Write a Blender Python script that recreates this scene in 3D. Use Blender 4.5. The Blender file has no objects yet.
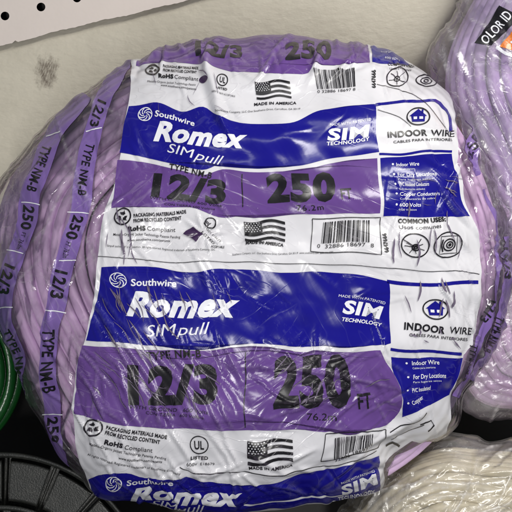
import bpy, math, random
import numpy as np
from mathutils import Vector
from mathutils.geometry import tessellate_polygon

scn = bpy.context.scene
COL = scn.collection
S = 0.0007            # metres per photo unit at the reference plane
D = 780.0             # camera distance in the same units
PITCH = math.radians(12)
CP, SP = math.cos(PITCH), math.sin(PITCH)
ZOFF = 0.34

def W(u, v, w):
    """plane position (u right, v down, w towards the viewer) -> world metres, arrays allowed"""
    u = np.asarray(u, float); v = np.asarray(v, float); w = np.asarray(w, float)
    k = 1 - w / D
    X = (u - 256) * k * S
    Y = (256 - v) * k * S
    Z = w * S
    return np.stack([X + 0 * Z, Y * SP - Z * CP, Y * CP + Z * SP + ZOFF], -1)

def Wv(u, v, w): return Vector(W(u, v, w).tolist())

# ------------------------------------------------------------------ tagging
def tag(o, label=None, cat=None, group=None, kind=None):
    if label: o['label'] = label
    if cat: o['category'] = cat
    if group: o['group'] = group
    if kind: o['kind'] = kind
    return o

def empty(name, loc):
    o = bpy.data.objects.new(name, None); COL.objects.link(o)
    o.location = loc; o.empty_display_size = 0.02
    return o

def link_mesh(name, verts, faces, mat, parent=None, normals=None, smooth=True, origin=None, fold=None):
    me = bpy.data.meshes.new(name)
    verts = np.asarray(verts, float)
    root = parent
    while root is not None and root.parent is not None: root = root.parent
    org = np.array(root.location) if root is not None else (np.array(origin) if origin is not None else np.zeros(3))
    vv = verts - org
    me.from_pydata(vv.tolist(), [], faces)
    if smooth: me.polygons.foreach_set('use_smooth', [True] * len(me.polygons))
    me.update()
    if normals is not None:
        me.normals_split_custom_set_from_vertices(np.asarray(normals).tolist())
    if fold is not None:
        at_ = me.attributes.new('fold', 'FLOAT', 'POINT'); at_.data.foreach_set('value', np.asarray(fold, float).ravel())
    me.materials.append(mat)
    o = bpy.data.objects.new(name, me); COL.objects.link(o)
    if parent is not None: o.parent = parent
    elif origin is not None: o.location = org
    return o

# ------------------------------------------------------------------ materials
def new_mat(name):
    m = bpy.data.materials.new(name); m.use_nodes = True
    nt = m.node_tree; nt.nodes.clear()
    out = nt.nodes.new('ShaderNodeOutputMaterial')
    return m, nt, out

def N(nt, typ, **kw):
    n = nt.nodes.new(typ)
    for k, v in kw.items():
        if k in n.inputs: n.inputs[k].default_value = v
        else: setattr(n, k, v)
    return n

def math_n(nt, op, a, b=None, clamp=False):
    n = nt.nodes.new('ShaderNodeMath'); n.operation = op; n.use_clamp = clamp
    for i, x in enumerate((a, b)):
        if x is None: continue
        if isinstance(x, (int, float)): n.inputs[i].default_value = x
        else: nt.links.new(x, n.inputs[i])
    return n.outputs[0]

def remap(nt, x, a, b, c=0.0, d=1.0):
    n = nt.nodes.new('ShaderNodeMapRange'); n.clamp = True
    n.inputs['From Min'].default_value = a; n.inputs['From Max'].default_value = b
    n.inputs['To Min'].default_value = c; n.inputs['To Max'].default_value = d
    nt.links.new(x, n.inputs['Value']); return n.outputs[0]

def noise(nt, vec, scale, detail=3, rough=0.5, dist=0.0):
    n = N(nt, 'ShaderNodeTexNoise', Scale=scale, Detail=detail, Roughness=rough, Distortion=dist)
    nt.links.new(vec, n.inputs['Vector']); return n.outputs['Fac']

def mapping(nt, src, rot_y=0.0, sc=(1, 1, 1), loc=(0, 0, 0)):
    a = nt.nodes.new('ShaderNodeMapping')
    a.inputs['Rotation'].default_value = (0, rot_y, 0); a.inputs['Location'].default_value = loc
    nt.links.new(src, a.inputs['Vector'])
    b = nt.nodes.new('ShaderNodeMapping'); b.inputs['Scale'].default_value = sc
    nt.links.new(a.outputs[0], b.inputs['Vector'])
    return b.outputs[0]

def ridge(nt, x, width):
    d = math_n(nt, 'ABSOLUTE', math_n(nt, 'SUBTRACT', x, 0.5))
    return remap(nt, d, 0.0, width, 1.0, 0.0)

def film_nodes(nt):
    """crinkled shrink film: returns (height socket, streak mask socket)"""
    tc = nt.nodes.new('ShaderNodeTexCoord').outputs['Object']
    A = mapping(nt, tc, math.radians(28), (1, 1, 0.11))
    B = mapping(nt, tc, math.radians(-48), (1, 1, 0.14), (3.1, 0, 0))
    Cc = mapping(nt, tc, math.radians(70), (1, 1, 0.18), (7.7, 0, 2))
    ra = ridge(nt, noise(nt, A, 95, 2, 0.4, 0.1), 0.022)
    rb = ridge(nt, noise(nt, B, 90, 2, 0.4, 0.1), 0.020)
    rc = ridge(nt, noise(nt, Cc, 130, 2, 0.4, 0.1), 0.022)
    sep = nt.nodes.new('ShaderNodeSeparateXYZ'); nt.links.new(tc, sep.inputs[0])
    low = remap(nt, math_n(nt, 'ADD', sep.outputs[2], math_n(nt, 'MULTIPLY', sep.outputs[0], 0.25)), 0.0, 0.22, 1.0, 0.25)
    pa = math_n(nt, 'MULTIPLY', remap(nt, noise(nt, tc, 17, 2), 0.46, 0.62), low)
    pb = remap(nt, noise(nt, mapping(nt, tc, 0, (1, 1, 1), (5, 2, 1)), 15, 2), 0.50, 0.66)
    pc = remap(nt, noise(nt, mapping(nt, tc, 0, (1, 1, 1), (1, 8, 4)), 22, 2), 0.50, 0.62)
    la = math_n(nt, 'MULTIPLY', ra, pa); lb = math_n(nt, 'MULTIPLY', rb, pb); lc = math_n(nt, 'MULTIPLY', rc, pc)
    lines = math_n(nt, 'MAXIMUM', math_n(nt, 'MAXIMUM', la, lb), lc)
    soft = math_n(nt, 'ADD', math_n(nt, 'MULTIPLY', noise(nt, A, 120, 2, 0.5), 0.75),
                  math_n(nt, 'MULTIPLY', noise(nt, B, 300, 2, 0.5), 0.16))
    h = math_n(nt, 'ADD', soft, math_n(nt, 'MULTIPLY', lines, 0.30))
    fine = remap(nt, noise(nt, mapping(nt, tc, 0.3, (1, 1, 0.5)), 700, 2), 0.62, 0.75)
    at_ = nt.nodes.new('ShaderNodeAttribute'); at_.attribute_name = 'fold'
    streak = math_n(nt, 'MAXIMUM', math_n(nt, 'MAXIMUM', math_n(nt, 'MULTIPLY', lines, 0.5), at_.outputs['Fac']), math_n(nt, 'MULTIPLY', math_n(nt, 'MULTIPLY', fine, pb), 0.7))
    return tc, h, streak

def bump(nt, h, strength, dist):
    b = N(nt, 'ShaderNodeBump', Strength=strength, Distance=dist)
    nt.links.new(h, b.inputs['Height']); return b.outputs[0]

def print_mat(name, col, haze=0.28, rough=0.2, hazecol=(0.62, 0.58, 0.62, 1)):
    m, nt, out = new_mat(name)
    tc, h, streak = film_nodes(nt)
    mix = nt.nodes.new('ShaderNodeMix'); mix.data_type = 'RGBA'
    tint = nt.nodes.new('ShaderNodeMix'); tint.data_type = 'RGBA'
    tint.inputs['A'].default_value = (*[c * 0.86 for c in col], 1)
    tint.inputs['B'].default_value = (*[min(1, c * 1.1) for c in col], 1)
    nt.links.new(noise(nt, tc, 60, 3), tint.inputs['Factor'])
    nt.links.new(tint.outputs['Result'], mix.inputs['A'])
    mix.inputs['B'].default_value = hazecol
    nt.links.new(math_n(nt, 'MULTIPLY', streak, haze), mix.inputs['Factor'])
    p = N(nt, 'ShaderNodeBsdfPrincipled', Roughness=rough)
    p.inputs['Specular IOR Level'].default_value = 0.42
    nt.links.new(mix.outputs['Result'], p.inputs['Base Color'])
    nt.links.new(remap(nt, noise(nt, tc, 40, 2), 0.35, 0.7, rough * 0.75, rough * 1.3), p.inputs['Roughness'])
    nt.links.new(bump(nt, h, 0.36, 0.0009), p.inputs['Normal'])
    nt.links.new(p.outputs[0], out.inputs[0])
    return m

def film_mat(name, milk=0.10, tint=(0.96, 0.95, 0.96, 1), streakamt=0.42, bigmilk=0.04, rough=0.12):
    m, nt, out = new_mat(name)
    tc, h, streak = film_nodes(nt)
    nrm = bump(nt, h, 0.6, 0.0014)
    tr = N(nt, 'ShaderNodeBsdfTransparent'); tr.inputs['Color'].default_value = tint
    df = N(nt, 'ShaderNodeBsdfDiffuse'); df.inputs['Color'].default_value = (0.84, 0.82, 0.83, 1)
    tl = N(nt, 'ShaderNodeBsdfTranslucent'); tl.inputs['Color'].default_value = (0.72, 0.69, 0.70, 1)
    nt.links.new(nrm, df.inputs['Normal']); nt.links.new(nrm, tl.inputs['Normal'])
    body = N(nt, 'ShaderNodeMixShader'); body.inputs[0].default_value = 0.35
    nt.links.new(df.outputs[0], body.inputs[1]); nt.links.new(tl.outputs[0], body.inputs[2])
    big = remap(nt, noise(nt, tc, 26, 3, 0.6), 0.45, 0.72, 0.0, bigmilk)
    fac = math_n(nt, 'ADD', math_n(nt, 'ADD', math_n(nt, 'MULTIPLY', streak, streakamt), big), milk, clamp=True)
    m1 = N(nt, 'ShaderNodeMixShader')
    nt.links.new(fac, m1.inputs[0]); nt.links.new(tr.outputs[0], m1.inputs[1]); nt.links.new(body.outputs[0], m1.inputs[2])
    gl = N(nt, 'ShaderNodeBsdfGlossy', Roughness=rough); gl.inputs['Color'].default_value = (1, 1, 1, 1)
    nt.links.new(nrm, gl.inputs['Normal'])
    fr = N(nt, 'ShaderNodeFresnel', IOR=1.5); nt.links.new(nrm, fr.inputs['Normal'])
    f2 = math_n(nt, 'ADD', math_n(nt, 'MULTIPLY', fr.outputs[0], 1.1), 0.02, clamp=True)
    m2 = N(nt, 'ShaderNodeMixShader')
    nt.links.new(f2, m2.inputs[0]); nt.links.new(m1.outputs[0], m2.inputs[1]); nt.links.new(gl.outputs[0], m2.inputs[2])
    nt.links.new(m2.outputs[0], out.inputs[0])
    return m

def cable_mat(name, col, rough=0.42):
    m, nt, out = new_mat(name)
    tc = nt.nodes.new('ShaderNodeTexCoord').outputs['Object']
    mix = nt.nodes.new('ShaderNodeMix'); mix.data_type = 'RGBA'
    mix.inputs['A'].default_value = (*[c * 0.82 for c in col], 1)
    mix.inputs['B'].default_value = (*[min(1, c * 1.15) for c in col], 1)
    nt.links.new(remap(nt, noise(nt, tc, 30, 4, 0.6), 0.35, 0.65), mix.inputs['Factor'])
    p = N(nt, 'ShaderNodeBsdfPrincipled', Roughness=rough)
    nt.links.new(mix.outputs['Result'], p.inputs['Base Color'])
    nt.links.new(bump(nt, noise(nt, tc, 500, 3), 0.25, 0.0006), p.inputs['Normal'])
    nt.links.new(p.outputs[0], out.inputs[0]); return m

def plain_mat(name, col, rough=0.5, bscale=300, bstr=0.3, bdist=0.0005, var=0.15, metal=0.0):
    m, nt, out = new_mat(name)
    tc = nt.nodes.new('ShaderNodeTexCoord').outputs['Object']
    mix = nt.nodes.new('ShaderNodeMix'); mix.data_type = 'RGBA'
    mix.inputs['A'].default_value = (*[c * (1 - var) for c in col], 1)
    mix.inputs['B'].default_value = (*[min(1, c * (1 + var)) for c in col], 1)
    nt.links.new(noise(nt, tc, 35, 5, 0.6), mix.inputs['Factor'])
    p = N(nt, 'ShaderNodeBsdfPrincipled', Roughness=rough, Metallic=metal)
    nt.links.new(mix.outputs['Result'], p.inputs['Base Color'])
    nt.links.new(bump(nt, noise(nt, tc, bscale, 4), bstr, bdist), p.inputs['Normal'])
    nt.links.new(p.outputs[0], out.inputs[0]); return m

M_WHITE = print_mat('label_white', (0.70, 0.69, 0.73), haze=0.26, hazecol=(0.30, 0.26, 0.32, 1))
M_BLUE = print_mat('ink_blue', (0.006, 0.004, 0.225), haze=0.13, hazecol=(0.42, 0.42, 0.62, 1))
M_PURPLE = print_mat('ink_purple', (0.128, 0.058, 0.255), haze=0.30, hazecol=(0.60, 0.50, 0.66, 1))
M_BLACK = print_mat('ink_black', (0.008, 0.007, 0.010), haze=0.22, rough=0.3, hazecol=(0.35, 0.27, 0.40, 1))
M_INKW = print_mat('ink_white', (0.80, 0.80, 0.86), haze=0.2)
M_HOLE = print_mat('torn_purple', (0.045, 0.02, 0.07), haze=0.2)
M_STRIP = print_mat('ink_violet', (0.20, 0.12, 0.37), haze=0.45)
M_GAP = print_mat('bare_fold', (0.15, 0.12, 0.18), haze=0.3)
M_ORANGE = print_mat('ink_orange', (0.80, 0.22, 0.03), haze=0.2)
M_FILM = film_mat('clear_film', 0.02)
M_FILM2 = film_mat('dusty_film', 0.13, streakamt=0.7, bigmilk=0.28, rough=0.22)
M_LAV = cable_mat('lavender_jacket', (0.75, 0.53, 0.79))
M_LAV2 = cable_mat('violet_jacket', (0.72, 0.54, 0.90))
M_CREAM = cable_mat('cream_jacket', (0.74, 0.68, 0.50))
M_GREEN = cable_mat('green_jacket', (0.006, 0.065, 0.012), 0.2)
M_RED = cable_mat('red_jacket', (0.45, 0.03, 0.05), 0.3)
def dusty(m):
    nt = m.node_tree; p = [n for n in nt.nodes if n.type == 'BSDF_PRINCIPLED'][0]
    tc = nt.nodes.new('ShaderNodeTexCoord').outputs['Object']
    sp = remap(nt, noise(nt, tc, 1500, 2, .6), .66, .72, 0, .5)
    sm = remap(nt, noise(nt, tc, 60, 4, .7), .5, .75, 0, .07)
    mix = nt.nodes.new('ShaderNodeMix'); mix.data_type = 'RGBA'; mix.inputs['B'].default_value = (.42, .40, .36, 1)
    nt.links.new(p.inputs['Base Color'].links[0].from_socket, mix.inputs['A'])
    nt.links.new(math_n(nt, 'MAXIMUM', sp, sm), mix.inputs['Factor']); nt.links.new(mix.outputs['Result'], p.inputs['Base Color'])
    return m
M_REEL = dusty(plain_mat('black_plastic', (0.018, 0.019, 0.017), 0.36, 900, 0.5, 0.0004, 0.3))

# ------------------------------------------------------------------ wrapped body
class Body:
    """a shrink-wrapped bundle: disc domain q -> closed puffy surface with creases"""
    def __init__(s, C, outline, H, Hb, w0, n=2.4, cell=1 / 150., smax=1.75, creases=(), sag=10, lump=1.0, seed=1):
        s.C = np.array(C, float); s.H, s.Hb, s.w0, s.cell = H, Hb, w0, cell
        pts = np.array(outline, float) - s.C
        th = np.arctan2(pts[:, 1], pts[:, 0]); r = np.hypot(pts[:, 0], pts[:, 1])
        o = np.argsort(th); th, r = th[o], r[o]
        tt = np.linspace(-math.pi, math.pi, 1441)
        rr = np.interp(tt, np.r_[th - 2 * math.pi, th, th + 2 * math.pi], np.r_[r, r, r])
        k = 9
        ker = np.hanning(2 * k + 1); ker /= ker.sum()
        rr = np.convolve(np.r_[rr[-k - 1:-1], rr, rr[1:k + 1]], ker, 'valid')
        s.tt, s.rr = tt, rr
        R = rr.mean(); s.R = R
        t = np.linspace(0, math.pi / 2, 4000)
        rho = np.sin(t) ** (2 / n); h = np.cos(t) ** (2 / n)
        t2 = t[::-1]
        rho_all = np.r_[rho, (np.sin(t2) ** (2 / n))[1:]]
        z_all = np.r_[h * H, -(np.cos(t2) ** (2 / n))[1:] * Hb]
        ds = np.hypot(np.diff(rho_all), np.diff(z_all) / R)
        arc = np.r_[0, np.cumsum(ds)]
        s.tab = (arc, rho_all, z_all); s.srim = arc[3999]; s.stot = arc[-1]
        s.sag = sag; s.smax = min(smax, s.stot * 0.93)
        # grid
        n_ = int(math.ceil(s.smax / cell)) + 1
        s.n = n_
        g = np.arange(-n_, n_ + 1)
        s.gx, s.gy = np.meshgrid(g, g, indexing='ij')
        qx, qy = s.gx * cell, s.gy * cell
        U, V, Wd = s.base(qx, qy)
        P0 = np.stack([U, V, Wd], -1)
        Nn = s.normals(P0)
        d = s.disp(U, V, qx, qy, creases, lump, seed)
        P = P0 + Nn * d[..., None]
        s.P = P; s.N = s.normals(P)
        s.Pw = None

    def Rt(s, th): return np.interp(th, s.tt, s.rr)

    def base(s, qx, qy, scale=1.0, zs=1.0):
        th = np.arctan2(qy, qx); q = np.hypot(qx, qy)
        rho = np.interp(q, s.tab[0], s.tab[1]); z = np.interp(q, s.tab[0], s.tab[2])
        z = z - s.sag * np.exp(-(q / 0.38) ** 2)
        R = s.Rt(th)
        return s.C[0] + R * rho * np.cos(th) * scale, s.C[1] + R * rho * np.sin(th) * scale, s.w0 + z * zs

    def inv(s, u, v):
        x = u - s.C[0]; y = v - s.C[1]
        th = math.atan2(y, x); rho = math.hypot(x, y) / float(s.Rt(th))
        if rho <= 0.985:
            q = float(np.interp(rho, s.tab[1][:4000], s.tab[0][:4000]))
        else:
            q0 = float(np.interp(0.985, s.tab[1][:4000], s.tab[0][:4000]))
            q = q0 + (rho - 0.985) * 4.0
        q = min(q, s.smax * 0.97)
        return q * math.cos(th) / s.cell, q * math.sin(th) / s.cell

    def normals(s, P):
        a = np.gradient(P, axis=0); b = np.gradient(P, axis=1)
        n = np.cross(a, b)
        n /= (np.linalg.norm(n, axis=-1, keepdims=True) + 1e-9)
        c = s.n
        if n[c, c, 2] < 0: n = -n
        return n

    def disp(s, U, V, qx, qy, creases, lump, seed):
        q = np.hypot(qx, qy); th = np.arctan2(qy, qx)
        d = np.zeros_like(U); s.fold = np.zeros_like(U)
        rnd = random.Random(seed)
        # lumps of the cable turns under the film
        ph = s.R * q / 11.5 * 2 * math.pi
        d += 0.22 * lump * np.sin(ph + 3.0 * np.sin(th * 2 + 1)) * np.clip((q - 0.72) * 3, 0, 1)
        for _ in range(26):
            a = rnd.uniform(0, 2 * math.pi); f = 2 * math.pi / rnd.uniform(28, 110)
            d += 0.42 * lump * np.sin((U * math.cos(a) + V * math.sin(a)) * f + rnd.uniform(0, 6.28))
        front = s.w0 - 8 < s.base(qx, qy)[2]
        for (u0, v0, ang, L, A, wd, cv) in creases:
            wd = max(wd, 1.45)
            ca, sa = math.cos(ang), math.sin(ang)
            x = U - u0; y = V - v0
            a = x * ca + y * sa; b = -x * sa + y * ca - cv * a * a
            m = (np.abs(a) < L) & (np.abs(b) < 3.2 * wd) & front
            am, bm = a[m], b[m]
            # a sharp-topped fold with a shallow trough beside it
            pr = np.exp(-np.abs(bm / wd) ** 1.5) - 0.35 * np.exp(-((bm - 1.6 * wd) / wd) ** 2)
            env = (1 - (am / L) ** 2) ** 2
            d[m] += A * pr * env
            brk = 0.55 + 0.45 * np.sin(am * 0.9 + u0) * np.sin(am * 0.37 + v0)
            if (int(u0 * 7) + int(v0 * 13)) % 4: continue
            s.fold[m] = np.maximum(s.fold[m], min(1, abs(A) / 1.2) * np.exp(-(bm / 1.15) ** 2) * np.sqrt(env) * brk)
        return d

    def film(s, name, mat, parent):
        n = s.n; K = 2 * n + 1
        q = np.hypot(s.gx, s.gy) * s.cell
        ok = q <= s.smax
        idx = -np.ones((K, K), int); idx[ok] = np.arange(ok.sum())
        Pw = W(s.P[..., 0], s.P[..., 1], s.P[..., 2])
        a = idx[:-1, :-1]; b = idx[1:, :-1]; c = idx[1:, 1:]; d = idx[:-1, 1:]
        t1 = np.stack([a, b, d], -1).reshape(-1, 3); t2 = np.stack([b, c, d], -1).reshape(-1, 3)
        t = np.concatenate([t1, t2]); t = t[(t >= 0).all(1)]
        # front side orientation: v is down so flip
        t = t[:, ::-1]
        return link_mesh(name, Pw[ok], t.tolist(), mat, parent, fold=s.fold[ok])

    def sheet(s, name, polys, layer, mat, parent, warp=True):
        """conforming print: polys = convex polygons in photo units, cut on the film's own facets"""
        frs = []
        for p in polys:
            g = [s.inv(*(wp(x, y) if warp else (x, y))) for x, y in p]
            area = 0
            for i in range(len(g)):
                x0, y0 = g[i]; x1, y1 = g[(i + 1) % len(g)]; area += x0 * y1 - x1 * y0
            if abs(area) < 1e-6: continue
            if area > 0: g = g[::-1]
            frs.append(g)
        for f in (lambda p: p[0], lambda p: p[1], lambda p: p[0] + p[1]):
            frs = cut(frs, f)
        vs = []; faces = []; own = []
        for g in frs:
            cx = sum(p[0] for p in g) / len(g); cy = sum(p[1] for p in g) / len(g)
            i = math.floor(cx); j = math.floor(cy); low = (cx - i + cy - j) < 1
            k = len(vs); vs.extend(g); own.extend([(i, j, low)] * len(g))
            faces.append(list(range(k, k + len(g))))
        if not vs: return None
        vs = np.array(vs); own = np.array(own, int)
        I = own[:, 0] + s.n; J = own[:, 1] + s.n; low = own[:, 2].astype(bool)
        fx = vs[:, 0] - own[:, 0]; fy = vs[:, 1] - own[:, 1]
        Q = s.P + s.N * (0.5 + 0.32 * layer)
        Qw = W(Q[..., 0], Q[..., 1], Q[..., 2])
        Nw_ = s.N
        Nw = np.stack([Nw_[..., 0], -Nw_[..., 1] * SP - Nw_[..., 2] * CP, -Nw_[..., 1] * CP + Nw_[..., 2] * SP], -1)
        def ev(G):
            A = G[I, J]; B = G[I + 1, J]; Cc = G[I + 1, J + 1]; Dd = G[I, J + 1]
            lo = A + fx[:, None] * (B - A) + fy[:, None] * (Dd - A)
            hi = Cc + (1 - fx)[:, None] * (Dd - Cc) + (1 - fy)[:, None] * (B - Cc)
            return np.where(low[:, None], lo, hi)
        pos = ev(Qw); nr = ev(Nw); nr /= np.linalg.norm(nr, axis=1, keepdims=True)
        return link_mesh(name, pos, faces, mat, parent, normals=nr, fold=ev(s.fold[..., None])[:, 0])

def cut(polys, f):
    out = []
    for g in polys:
        vals = [f(p) for p in g]
        lo, hi = min(vals), max(vals)
        k = math.floor(lo + 1e-7) + 1
        cur, cv = g, vals
        while k < hi - 1e-7:
            A = []; B = []
            n = len(cur)
            for i in range(n):
                p, a = cur[i], cv[i] - k; q, b = cur[(i + 1) % n], cv[(i + 1) % n] - k
                if a <= 0: A.append((p, cv[i]))
                if a >= 0: B.append((p, cv[i]))
                if (a < 0 < b) or (b < 0 < a):
                    t = a / (a - b)
                    x = (p[0] + (q[0] - p[0]) * t, p[1] + (q[1] - p[1]) * t)
                    A.append((x, k)); B.append((x, k))
            if len(A) >= 3: out.append([x for x, _ in A])
            cur = [x for x, _ in B]; cv = [y for _, y in B]
            if len(cur) < 3: break
            k += 1
        if len(cur) >= 3: out.append(cur)
    return out

def wp(u, v):
    """the print is stretched unevenly as the film shrinks"""
    du = 0.9 * math.sin(v / 17. + u / 41.) + 0.5 * math.sin(v / 7.3 + 1.3 + u / 23.)
    dv = 0.9 * math.sin(u / 19. + v / 60.) + 0.5 * math.sin(u / 8.1 + 0.7 - v / 31.)
    return u + du, v + dv

def cable_rings(name, body, mat, parent, s0, s1, pitch, rad, seed, scale=0.955, inset=6.0, amp=0.02, nseg=120, sides=10, flat=1.0, sway=0.045):
    rnd = random.Random(seed)
    V = []; F = []
    for layer in (0, 1):
        s_ = s0 + (0.5 * pitch if layer else 0)
        while s_ < s1:
            p1, p2, p3 = [rnd.uniform(0, 6.28) for _ in range(3)]
            a1 = amp * rnd.uniform(0.4, 1.3); a2 = amp * rnd.uniform(0.05, 0.3)
            dz = rnd.uniform(-2.5, 1.5) - layer * rad * 1.5
            th = np.linspace(0, 2 * math.pi, nseg, endpoint=False)
            sv = s_ + sway * np.sin(2 * th + 0.6) + a1 * np.sin(th + p1) + a2 * np.sin(3 * th + p2)
            rho = np.interp(sv, body.tab[0], body.tab[1]); z = np.interp(sv, body.tab[0], body.tab[2])
            z = z - body.sag * np.exp(-(sv / 0.38) ** 2)
            R = body.Rt((th + math.pi) % (2 * math.pi) - math.pi)
            R = 0.5 * R + 0.5 * np.convolve(np.r_[R[-6:], R, R[:6]], np.ones(13) / 13, 'valid')
            # move in along the outward normal of the profile
            e = 0.004
            dr = (np.interp(sv + e, body.tab[0], body.tab[1]) - np.interp(sv - e, body.tab[0], body.tab[1])) * body.R
            dzv = np.interp(sv + e, body.tab[0], body.tab[2]) - np.interp(sv - e, body.tab[0], body.tab[2])
            l = np.hypot(dr, dzv) + 1e-9
            nr_, nz_ = -dzv / l, dr / l
            ins = inset + rad - dz + 1.2 * np.sin(2 * th + p3) + 5 * np.clip((0.8 - sv) * 5, 0, 1)
            rr = R * rho * scale - nr_ * ins
            zz = body.w0 + z - nz_ * ins
            pu = body.C[0] + rr * np.cos(th); pv = body.C[1] + rr * np.sin(th)
            pos = np.stack([pu, pv, zz], -1)
            tan = np.roll(pos, -1, 0) - np.roll(pos, 1, 0); tan /= np.linalg.norm(tan, axis=1, keepdims=True)
            outn = np.stack([nr_ * np.cos(th), nr_ * np.sin(th), nz_], -1)
            sid = np.cross(tan, outn); sid /= np.linalg.norm(sid, axis=1, keepdims=True)
            outn = np.cross(sid, tan)
            base = len(V)
            for k in range(sides):
                a = 2 * math.pi * k / sides
                ring = pos + sid * (rad * math.cos(a)) + outn * (rad * flat * math.sin(a))
                if k == 0: rings = [ring]
                else: rings.append(ring)
            A = np.stack(rings, 1).reshape(-1, 3)
            V.extend(A.tolist())
            for i in range(nseg):
                for k in range(sides):
                    i2 = (i + 1) % nseg; k2 = (k + 1) % sides
                    F.append((base + i * sides + k, base + i * sides + k2, base + i2 * sides + k2, base + i2 * sides + k))
            s_ += pitch * rnd.uniform(0.94, 1.06)
    V = np.array(V)
    return link_mesh(name, W(V[:, 0], V[:, 1], V[:, 2]), F, mat, parent)

def tube(name, pts, rad, mat, parent, sides=12, cap=True):
    pts = np.array(pts, float); n = len(pts)
    tan = np.gradient(pts, axis=0); tan /= np.linalg.norm(tan, axis=1, keepdims=True)
    up = np.array([0, 0, 1.0]); sid = np.cross(tan, up); sid /= np.linalg.norm(sid, axis=1, keepdims=True)
    nn = np.cross(sid, tan); V = []; F = []
    for i in range(n):
        for k in range(sides):
            a = 2 * math.pi * k / sides
            V.append(pts[i] + rad * (sid[i] * math.cos(a) + nn[i] * math.sin(a)))
    for i in range(n - 1):
        for k in range(sides):
            k2 = (k + 1) % sides
            F.append((i * sides + k, i * sides + k2, (i + 1) * sides + k2, (i + 1) * sides + k))
    if cap:
        F.append(tuple(range(sides))); F.append(tuple((n - 1) * sides + k for k in reversed(range(sides))))
    V = np.array(V)
    return link_mesh(name, W(V[:, 0], V[:, 1], V[:, 2]), F, mat, parent)

# ------------------------------------------------------------------ 2-D shapes
def resample(pts, step=5, closed=True):
    out = []
    n = len(pts)
    for i in range(n if closed else n - 1):
        a = pts[i]; b = pts[(i + 1) % n]
        L = math.hypot(b[0] - a[0], b[1] - a[1]); k = max(1, int(L / step))
        for j in range(k): out.append((a[0] + (b[0] - a[0]) * j / k, a[1] + (b[1] - a[1]) * j / k))
    if not closed: out.append(tuple(pts[-1]))
    return out

def smooth_line(pts, step=4):
    """Catmull-Rom through the points"""
    P = [pts[0]] + list(pts) + [pts[-1]]; out = []
    for i in range(1, len(P) - 2):
        p0, p1, p2, p3 = P[i - 1], P[i], P[i + 1], P[i + 2]
        k = max(1, int(math.hypot(p2[0] - p1[0], p2[1] - p1[1]) / step))
        for j in range(k):
            t = j / k
            out.append(tuple(0.5 * (2 * b + (c - a) * t + (2 * a - 5 * b + 4 * c - d) * t * t + (3 * b - a - 3 * c + d) * t ** 3)
                             for a, b, c, d in zip(p0, p1, p2, p3)))
    out.append(tuple(pts[-1])); return out

def fill(pts, step=5):
    pts = resample(pts, step)
    tris = tessellate_polygon([[Vector((x, y, 0)) for x, y in pts]])
    return [[pts[i] for i in t] for t in tris]

def band(top, bot, step=5):
    """area between an upper and a lower edge"""
    return fill(smooth_line(top) + smooth_line(bot)[::-1], step)

def stroke(pts, wd, sm=True, step=4):
    pts = smooth_line(pts, step) if sm else resample(pts, step, False)
    wds = wd if callable(wd) else (lambda t: wd)
    n = len(pts); L = []; R = []
    for i, p in enumerate(pts):
        a = pts[max(0, i - 1)]; b = pts[min(n - 1, i + 1)]
        dx, dy = b[0] - a[0], b[1] - a[1]; l = math.hypot(dx, dy) or 1
        w_ = wds(i / (n - 1)) / 2
        L.append((p[0] - dy / l * w_, p[1] + dx / l * w_)); R.append((p[0] + dy / l * w_, p[1] - dx / l * w_))
    return [[L[i], L[i + 1], R[i + 1], R[i]] for i in range(n - 1)]

def ring(c, rx, ry, wd, rot=0.0, n=36):
    out = []
    def P(a, k):
        x = (rx + k) * math.cos(a); y = (ry + k) * math.sin(a)
        return (c[0] + x * math.cos(rot) - y * math.sin(rot), c[1] + x * math.sin(rot) + y * math.cos(rot))
    for i in range(n):
        a = 2 * math.pi * i / n; b = 2 * math.pi * (i + 1) / n
        out.append([P(a, wd / 2), P(b, wd / 2), P(b, -wd / 2), P(a, -wd / 2)])
    return out

def disc(c, rx, ry, n=24):
    return [[c, (c[0] + rx * math.cos(2 * math.pi * i / n), c[1] + ry * math.sin(2 * math.pi * i / n)),
             (c[0] + rx * math.cos(2 * math.pi * (i + 1) / n), c[1] + ry * math.sin(2 * math.pi * (i + 1) / n))] for i in range(n)]

_tc = {}
def glyphs(txt, bold=0.0, shear=0.0, spacing=1.0):
    key = (txt, bold, shear, spacing)
    if key in _tc: return _tc[key]
    cu = bpy.data.curves.new('t', 'FONT'); cu.body = txt; cu.offset = bold; cu.shear = shear
    cu.space_character = spacing * (1 + 1.6 * max(0, bold)); cu.resolution_u = 3; cu.size = 1.0
    o = bpy.data.objects.new('t', cu); COL.objects.link(o)
    dg = bpy.context.evaluated_depsgraph_get()
    me = o.evaluated_get(dg).to_mesh()
    vs = [(v.co.x, v.co.y) for v in me.vertices]
    polys = [[vs[i] for i in p.vertices] for p in me.polygons]
    o.evaluated_get(dg).to_mesh_clear()
    bpy.data.objects.remove(o); bpy.data.curves.remove(cu)
    x0 = min(v[0] for v in vs); x1 = max(v[0] for v in vs)
    CAP = 0.73
    r = [[((x - x0) / (x1 - x0), y / CAP) for x, y in p] for p in polys]
    _tc[key] = r
    return r

def text(txt, p0, p1, h, bold=0.0, shear=0.0, spacing=1.0, bend=0.0, hr=None):
    """baseline from p0 to p1, capital height h (hr at the right end), bend = sag of the baseline"""
    dx, dy = p1[0] - p0[0], p1[1] - p0[1]; l = math.hypot(dx, dy)
    ux, uy = dy / l, -dx / l            # up in a v-down plane
    out = []
    hr = h if hr is None else hr
    for p in glyphs(txt, bold, shear, spacing):
        q = []
        for x, y in p:
            hh = h + (hr - h) * x
            b = bend * 4 * x * (1 - x)
            q.append((p0[0] + dx * x + ux * (y * hh - b), p0[1] + dy * x + uy * (y * hh - b)))
        out.append(q)
    return out

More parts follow.
